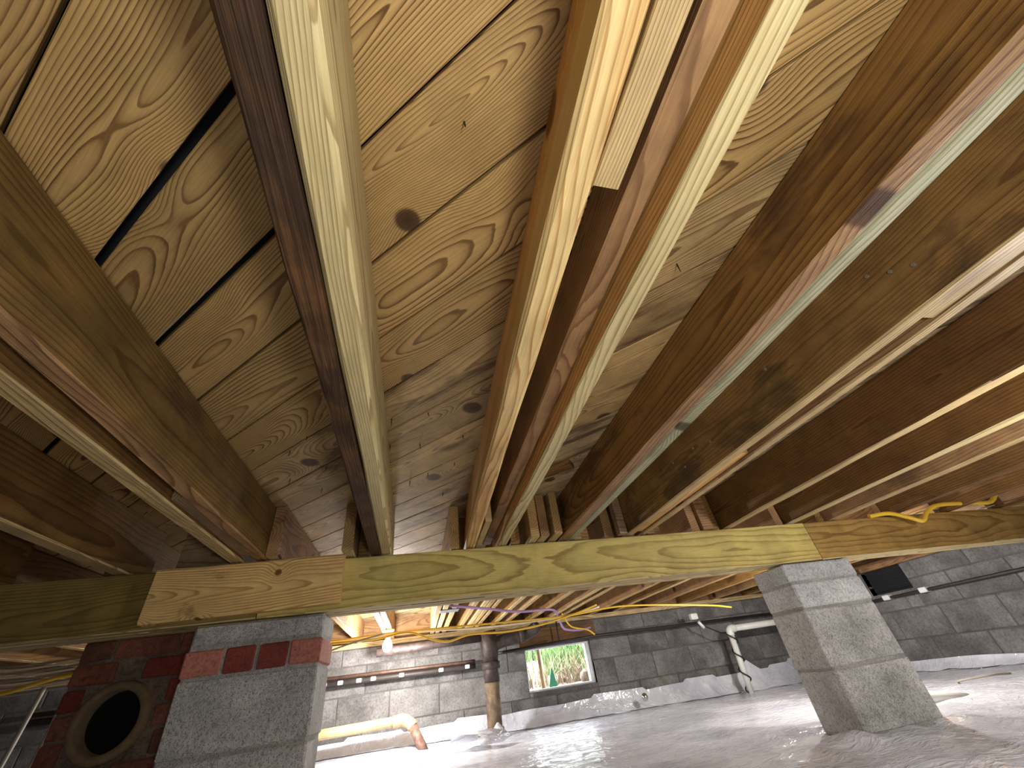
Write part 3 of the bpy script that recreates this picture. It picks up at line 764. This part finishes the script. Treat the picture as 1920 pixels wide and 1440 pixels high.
cable('short yellow wire hanging down before the window', [(1.05, 3.2, .36), (1.10, 3.2, .27), (1.22, 3.2, .235), (1.27, 3.2, .20)], .005, 'yellow', CG)
cable('yellow cable curling over the right end of the girder', [(4.02, 1.40, .585), (3.45, 1.45, .588), (3.12, 1.47, .535), (3.02, 1.48, .48), (2.94, 1.49, .437), (2.80, 1.5, .442), (2.58, 1.5, .442), (2.47, 1.5, .41), (2.405, 1.5, .374), (2.36, 1.52, .40), (2.27, 1.53, .428), (2.18, 1.56, .429)], .010, 'yellow')
for i in range(9):
    z = .235 + .0135 * i
    cable('pale cable in the bundle strung left of the chimney' if i % 2 else 'grey cable in the bundle strung left of the chimney',
          [(-3.15, 2.6, z + .03), (-2.3, 2.6, z - .01), (-1.95, 2.6, z + .008), (-1.75, 2.6, z - .004), (-1.45, 2.6, z + .006), (-1.2, 2.6, z + .02)],
          .005, 'cable_grey' if i % 2 == 0 else 'cable_white', 'pale cables left of the chimney' if i % 2 else 'grey cables left of the chimney')
cable('yellow cable sagging below the bundle left of the chimney', [(-2.6, 2.5, .30), (-1.95, 2.5, .235), (-1.72, 2.5, .232), (-1.6, 2.5, .255), (-1.5, 2.5, .27), (-1.2, 2.5, .29)], .008, 'yellow')
cable('thin conduit slanting to the floor left of the chimney, left one', [(-1.60, 2.55, .24), (-1.585, 2.5, .05), (-1.59, 2.45, -.33)], .009, 'cable_grey', None, 'conduit')
cable('thin conduit slanting to the floor left of the chimney, right one', [(-1.545, 2.62, .24), (-1.54, 2.6, .05), (-1.55, 2.55, -.33)], .009, 'cable_grey', None, 'conduit')

# ------------------------------------------------------------------ far wall plumbing
o = tube('supply_pipe', [(-2.6, 4.13, .235), (.42, 4.13, .185), (.5, 4.13, .185)], .014, 'copper'); tag(o, 'thin brown pipe clipped along the far wall, upper of two', 'pipe')
o = tube('supply_pipe', [(-2.6, 4.12, .190), (.42, 4.12, .150), (.5, 4.12, .150)], .020, 'dark_pipe'); tag(o, 'dark pipe clipped along the far wall, lower of two', 'pipe')
for x in (-.70, -.58, -.44, -.33, -.11, .21, .43):
    o = box('pipe_clip', (x - .02, 4.09, .153), (x + .02, 4.155, .180), 'clip', None, 0.004); o.location.z += -(x + 0.6) * 0.0135
    tag(o, 'small white clip on the dark pipe along the far wall', 'clip', 'white pipe clips')
o = tube('long_pipe', [(.70, 4.09, .215), (1.6, 4.09, .245), (3.95, 4.09, .225)], .013, 'dark_pipe'); tag(o, 'thin dark pipe crossing in front of the window top', 'pipe')
o = tube('hanger_rod', [(1.27, 4.09, .42), (1.27, 4.09, .235)], .007, 'dark_pipe'); tag(o, 'thin hanger rod holding the pipe before the window', 'rod')
# cast iron stack
sx, sy = .605, 3.93
st = empty('soil_stack', (sx, sy, -.33)); tag(st, 'dark cast iron soil stack with wye branch left of the window', 'pipe')
tube('lower_pipe', [(sx - .005, sy, -.36), (sx - .003, sy, -.1), (sx, sy, .06)], .058, 'rust', st, 16)
tube('upper_pipe', [(sx, sy, .02), (sx, sy, .15)], .062, 'iron', st, 16)
tube('hub', [(sx, sy, .105), (sx, sy, .11), (sx, sy, .15), (sx, sy, .155)], [.064, .076, .076, .064], 'iron', st, 16)
tube('wye_body', [(sx, sy, .15), (sx, sy, .24), (sx - .01, sy, .37)], [.062, .074, .072], 'iron', st, 16)
tube('branch', [(sx, sy, .23), (sx + .06, sy, .275), (sx + .16, sy, .295), (sx + .32, sy, .315), (sx + .40, sy - .03, .345), (sx + .43, sy - .05, .375)], .048, 'iron', st, 14, 5)
tube('collar', [(sx + .26, sy, .308), (sx + .31, sy, .313)], .056, 'iron', st, 14)
tube('foot_hub', [(sx - .005, sy, -.36), (sx - .005, sy, -.26), (sx - .005, sy, -.255)], [.074, .072, .06], 'rust', st, 16)
o = tube('drain_pipe', [(-.3, 3.86, .315), (.2, 3.88, .325), (.525, 3.92, .33)], .030, 'iron', None, 14); tag(o, 'dark horizontal drain pipe behind the yellow cable, joining the stack', 'pipe')
# cream drain with elbow
cd = empty('cream_drain', (-.3, 4.0, -.12)); tag(cd, 'cream plastic drain pipe along the far wall turning down into the sheeting', 'pipe')
tube('straight_pipe', [(-1.3, 4.02, -.135), (-.12, 4.02, -.125)], .032, 'cream', cd, 16)
tube('elbow', spline([(-.13, 4.02, -.125), (-.085, 4.02, -.122), (-.03, 4.01, -.15), (-.01, 4.0, -.175)], 5), .039, 'cream', cd, 16)
tube('drop_pipe', [(-.015, 4.0, -.165), (.075, 3.9, -.32)], .032, 'stained_pipe', cd, 16)
tube('coupling', [(-.16, 4.02, -.126), (-.12, 4.02, -.125)], .037, 'cream', cd, 16)
# white pvc
pv = empty('pvc_pipe', (2.87, 3.9, -.34)); tag(pv, 'white PVC pipe with elbow between the window and the right pier', 'pipe')
tube('riser', [(2.872, 3.9, -.37), (2.90, 3.9, .12)], .026, 'pvc', pv, 14)
tube('elbow', spline([(2.898, 3.9, .09), (2.90, 3.9, .125), (2.925, 3.9, .143), (2.96, 3.9, .143)], 5), .033, 'pvc', pv, 14)
tube('horizontal_run', [(2.93, 3.9, .143), (3.9, 3.9, .145)], .026, 'pvc', pv, 14)
hx = [(2.60, 3.95, .24), (2.72, 3.93, .17), (2.82, 3.92, .12)]
for i in range(29):
    t = i / 28; a = t * 2 * math.pi * 3.2 + 2.2
    z = .12 - .45 * t; cx = 2.90 - .028 * (0.12 - z) / .49
    hx.append((cx + .036 * math.cos(a), 3.9 + .036 * math.sin(a), z))
cable('black wire wound around the white PVC riser', hx, .006, 'cable_dark', None, 'wire', 2)
o = box('connector', (2.555, 3.9, .255), (2.625, 3.95, .305), 'pvc', None, .006); tag(o, 'small white connector hanging from the joist above the PVC pipe', 'connector')
o = tube('wire_sleeve', [(2.625, 3.93, .235), (2.665, 3.93, .18)], .014, 'pvc'); tag(o, 'short white sleeve on the black wire below the connector', 'sleeve')
o = rev('ball_float', [(.006, -.03), (.02, -.022), (.03, 0), (.02, .022), (.006, .03)], (1.93, 4.03, -.245), 'chrome', sill, 16); o.parent = None
tag(o, 'small shiny metal ball against the sheeting right of the window', 'ball')
# pipe stub and wire on the film right of the pier
o = tube('pvc_stub', [(2.28, 2.0, -.30), (2.62, 1.98, -.345)], .028, 'pvc', None, 14); tag(o, 'white pipe stub lying on the sheeting right of the pier', 'pipe')
cable('thin bent wire on the sheeting right of the pier', [(3.05, 2.3, -.32), (3.0, 2.25, -.31), (3.1, 2.15, -.30), (3.25, 2.15, -.31)], .005, 'cable_grey', None, 'wire')
# long dark pipe on the right wall
o = tube('wall_pipe', [(XR - .03, 0.6, .178), (XR - .03, 2.9, .170), (XR - .03, 4.1, .160)], .012, 'dark_pipe'); tag(o, 'dark pipe running along the right block wall', 'pipe')
for y in (2.80, 3.12):
    o = box('pipe_clip', (XR - .055, y - .03, .155), (XR - .002, y + .03, .192), 'clip', None, .004); tag(o, 'pale clip on the pipe of the right wall', 'clip', 'clips on the right wall pipe')
# vent behind the right pier: dark box in the opening
vb = empty('vent_cover', (XR + .1, 3.075, .2)); tag(vb, 'black vent cover in the right wall beside the pier', 'vent')
o = box('panel', (XR + .055, VENT[0] + .001, VENT[2] + .001), (XR + .08, VENT[1] - .001, VENT[3] - .001), 'black', vb, .003)
for i in range(5):
    z = VENT[2] + .02 + i * .036
    box('slat', (XR + .035, VENT[0] + .008, z), (XR + .054, VENT[1] - .008, z + .012), 'black', vb, .003)

# ------------------------------------------------------------------ scraps
def scrap(name, pts, mat, label, thick=0.0015):
    """bent sheet through a strip of (left, right) point pairs"""
    V = []; F = []
    for (a, b) in pts: V += [a, b]
    n = len(V)
    for i in range(len(pts) - 1): F.append((2 * i, 2 * i + 1, 2 * i + 3, 2 * i + 2))
    me = mesh(name, V, F, True); o = link(name, me, mat)
    md = o.modifiers.new('thickness', 'SOLIDIFY'); md.thickness = thick; md.offset = 0
    tag(o, label, 'scrap'); return o
scrap('plastic_scrap', [((.20, 3.45, -.285), (.42, 3.62, -.285)), ((.22, 3.42, -.25), (.44, 3.58, -.245)), ((.30, 3.40, -.228), (.52, 3.52, -.23)), ((.40, 3.38, -.238), (.60, 3.46, -.25)), ((.44, 3.36, -.27), (.63, 3.44, -.28)), ((.40, 3.33, -.292), (.56, 3.40, -.298))], 'film', 'curled scrap of plastic on the floor left of the soil stack')
scrap('plastic_flap', [((.54, 3.80, -.30), (.68, 3.80, -.30)), ((.56, 3.84, -.27), (.66, 3.84, -.27)), ((.605, 3.85, -.225), (.615, 3.85, -.225))], 'film', 'pointed plastic flap standing at the foot of the soil stack')
scrap('paper_scrap', [((2.50, 1.60, .428), (2.50, 1.64, .428)), ((2.58, 1.57, .440), (2.60, 1.63, .450)), ((2.70, 1.58, .446), (2.71, 1.63, .465)), ((2.76, 1.60, .462), (2.76, 1.63, .470))], 'paper', 'pale torn scrap lying on the girder under the yellow cable, left one')
scrap('paper_scrap', [((3.00, 1.60, .430), (3.00, 1.64, .430)), ((3.12, 1.58, .442), (3.12, 1.64, .452)), ((3.22, 1.60, .462), (3.22, 1.64, .472))], 'paper', 'pale torn scrap lying on the girder under the yellow cable, right one')
br = box('joist_bracket', (.150, 2.96, .4255), (.275, 3.06, .4290), 'bracket', None, .001); tag(br, 'bright metal plate under a far joist beyond the girder', 'plate')

# ------------------------------------------------------------------ window and the outdoors
wn = empty('window_1', ((WIN[0] + WIN[1]) / 2, YF + .05, WIN[2])); tag(wn, 'small bright foundation window opening with thin white frame', None, kind='structure')
t_ = .016
box('window_frame', (WIN[0], YF + .03, WIN[2]), (WIN[1], YF + .09, WIN[2] + t_), 'frame', wn, .003)
box('window_frame', (WIN[0], YF + .03, WIN[3] - t_), (WIN[1], YF + .09, WIN[3]), 'frame', wn, .003)
box('window_frame', (WIN[0], YF + .03, WIN[2] + t_), (WIN[0] + .012, YF + .09, WIN[3] - t_), 'frame', wn, .003)
box('window_frame', (WIN[1] - .045, YF + .03, WIN[2] + t_), (WIN[1], YF + .09, WIN[3] - t_), 'frame', wn, .003)
hd = board('header_board', (WIN[0] - .05, YF - .03, .30), (WIN[1] + .06, YF - .03, .31), .13, .03, 'old_red', n=4); tag(hd, 'reddish brown board above the window opening', 'board')

V = []; F = []
n = 40
for j in range(n + 1):
    for i in range(n + 1):
        x = -3 + 9 * i / n; y = YF + .19 + 7 * (j / n) ** 1.5
        V.append((x, y, -.12 + .10 * max(0, y - YF - .6) + .04 * noise.noise((x * 2, y * 2, 0))))
for j in range(n):
    for i in range(n):
        a = j * (n + 1) + i; F.append((a, a + 1, a + n + 2, a + n + 1))
o = link('ground', mesh('ground', V, F, True), 'dirt'); tag(o, 'pale dry ground outside the window', None, kind='structure')
rs = random.Random(3)
def blades(name, count, cx, cy, sx_, sy_, hmin, hmax, wid, mat, label, cat, lean=0.5):
    V = []; F = []
    for _ in range(count):
        x = cx + rs.gauss(0, sx_); y = cy + rs.gauss(0, sy_); y = max(y, YF + .95)
        z = -.12 + .10 * max(0, y - YF - .6); h = rs.uniform(hmin, hmax); a = rs.uniform(0, 6.28); l = rs.uniform(0.1, lean) * h
        dx, dy = math.cos(a), math.sin(a); b = len(V)
        for q in range(4):
            t = q / 3; ww = wid * (1 - t) + .0006
            px, py, pz = x + dx * l * t * t, y + 0.5 * dy * l * t * t, z + h * t - .3 * l * t * t
            V.append((px - dy * ww, py + dx * ww, pz)); V.append((px + dy * ww, py - dx * ww, pz))
        for q in range(3): F.append((b + 2 * q, b + 2 * q + 1, b + 2 * q + 3, b + 2 * q + 2))
    o = link(name, mesh(name, V, F), mat); tag(o, label, cat, kind='stuff'); return o
blades('dry_grass', 900, 2.2, 5.2, .7, .1, .12, .4, .006, 'straw', 'dry straw coloured grass and twigs outside the window', 'grass', 1.2)
blades('leafy_plant', 260, 2.0, 6.2, .2, .1, .35, .75, .012, 'leaf', 'green leafy plant growing outside the window', 'plant', .8)
blades('hedge', 900, 2.6, 8.6, 1.4, .3, .3, 1.0, .02, 'leaf', 'pale green hedge in the background outside the window', 'hedge', .7)
o = board('plank', (1.20, 4.60, -.10), (1.18, 4.55, .35), .10, .03, 'block_wood'); o.name = 'leaning_board'; tag(o, 'weathered board leaning just outside the window at left', 'board')
V = [(1.22, 4.48, -.10), (1.31, 4.48, -.10), (1.275, 4.48, .06), (1.265, 4.48, .06), (1.22, 4.50, -.10), (1.31, 4.50, -.10), (1.275, 4.50, .06), (1.265, 4.50, .06)]
F = [(0, 1, 2, 3), (7, 6, 5, 4), (0, 4, 5, 1), (1, 5, 6, 2), (2, 6, 7, 3), (3, 7, 4, 0)]
o = link('plastic_wedge', mesh('plastic_wedge', V, F), 'green_plastic'); tag(o, 'green plastic wedge on the window sill at left', 'wedge')
V = []; F = []
for i in range(7):
    for j in range(10):
        th, ph = math.pi * i / 6, 2 * math.pi * j / 10
        d = 1 + .35 * noise.noise((i * 1.3, math.cos(ph) * 2, math.sin(ph) * 2))
        V.append((1.70 + .11 * d * math.sin(th) * math.cos(ph), 4.62 + .07 * d * math.sin(th) * math.sin(ph), -.05 + .075 * d * math.cos(th)))
for i in range(6):
    for j in range(10):
        F.append((i * 10 + j, i * 10 + (j + 1) % 10, (i + 1) * 10 + (j + 1) % 10, (i + 1) * 10 + j))
o = link('rock', mesh('rock', V, F, True), 'rock'); tag(o, 'dark mossy rock outside the window at right', 'rock')
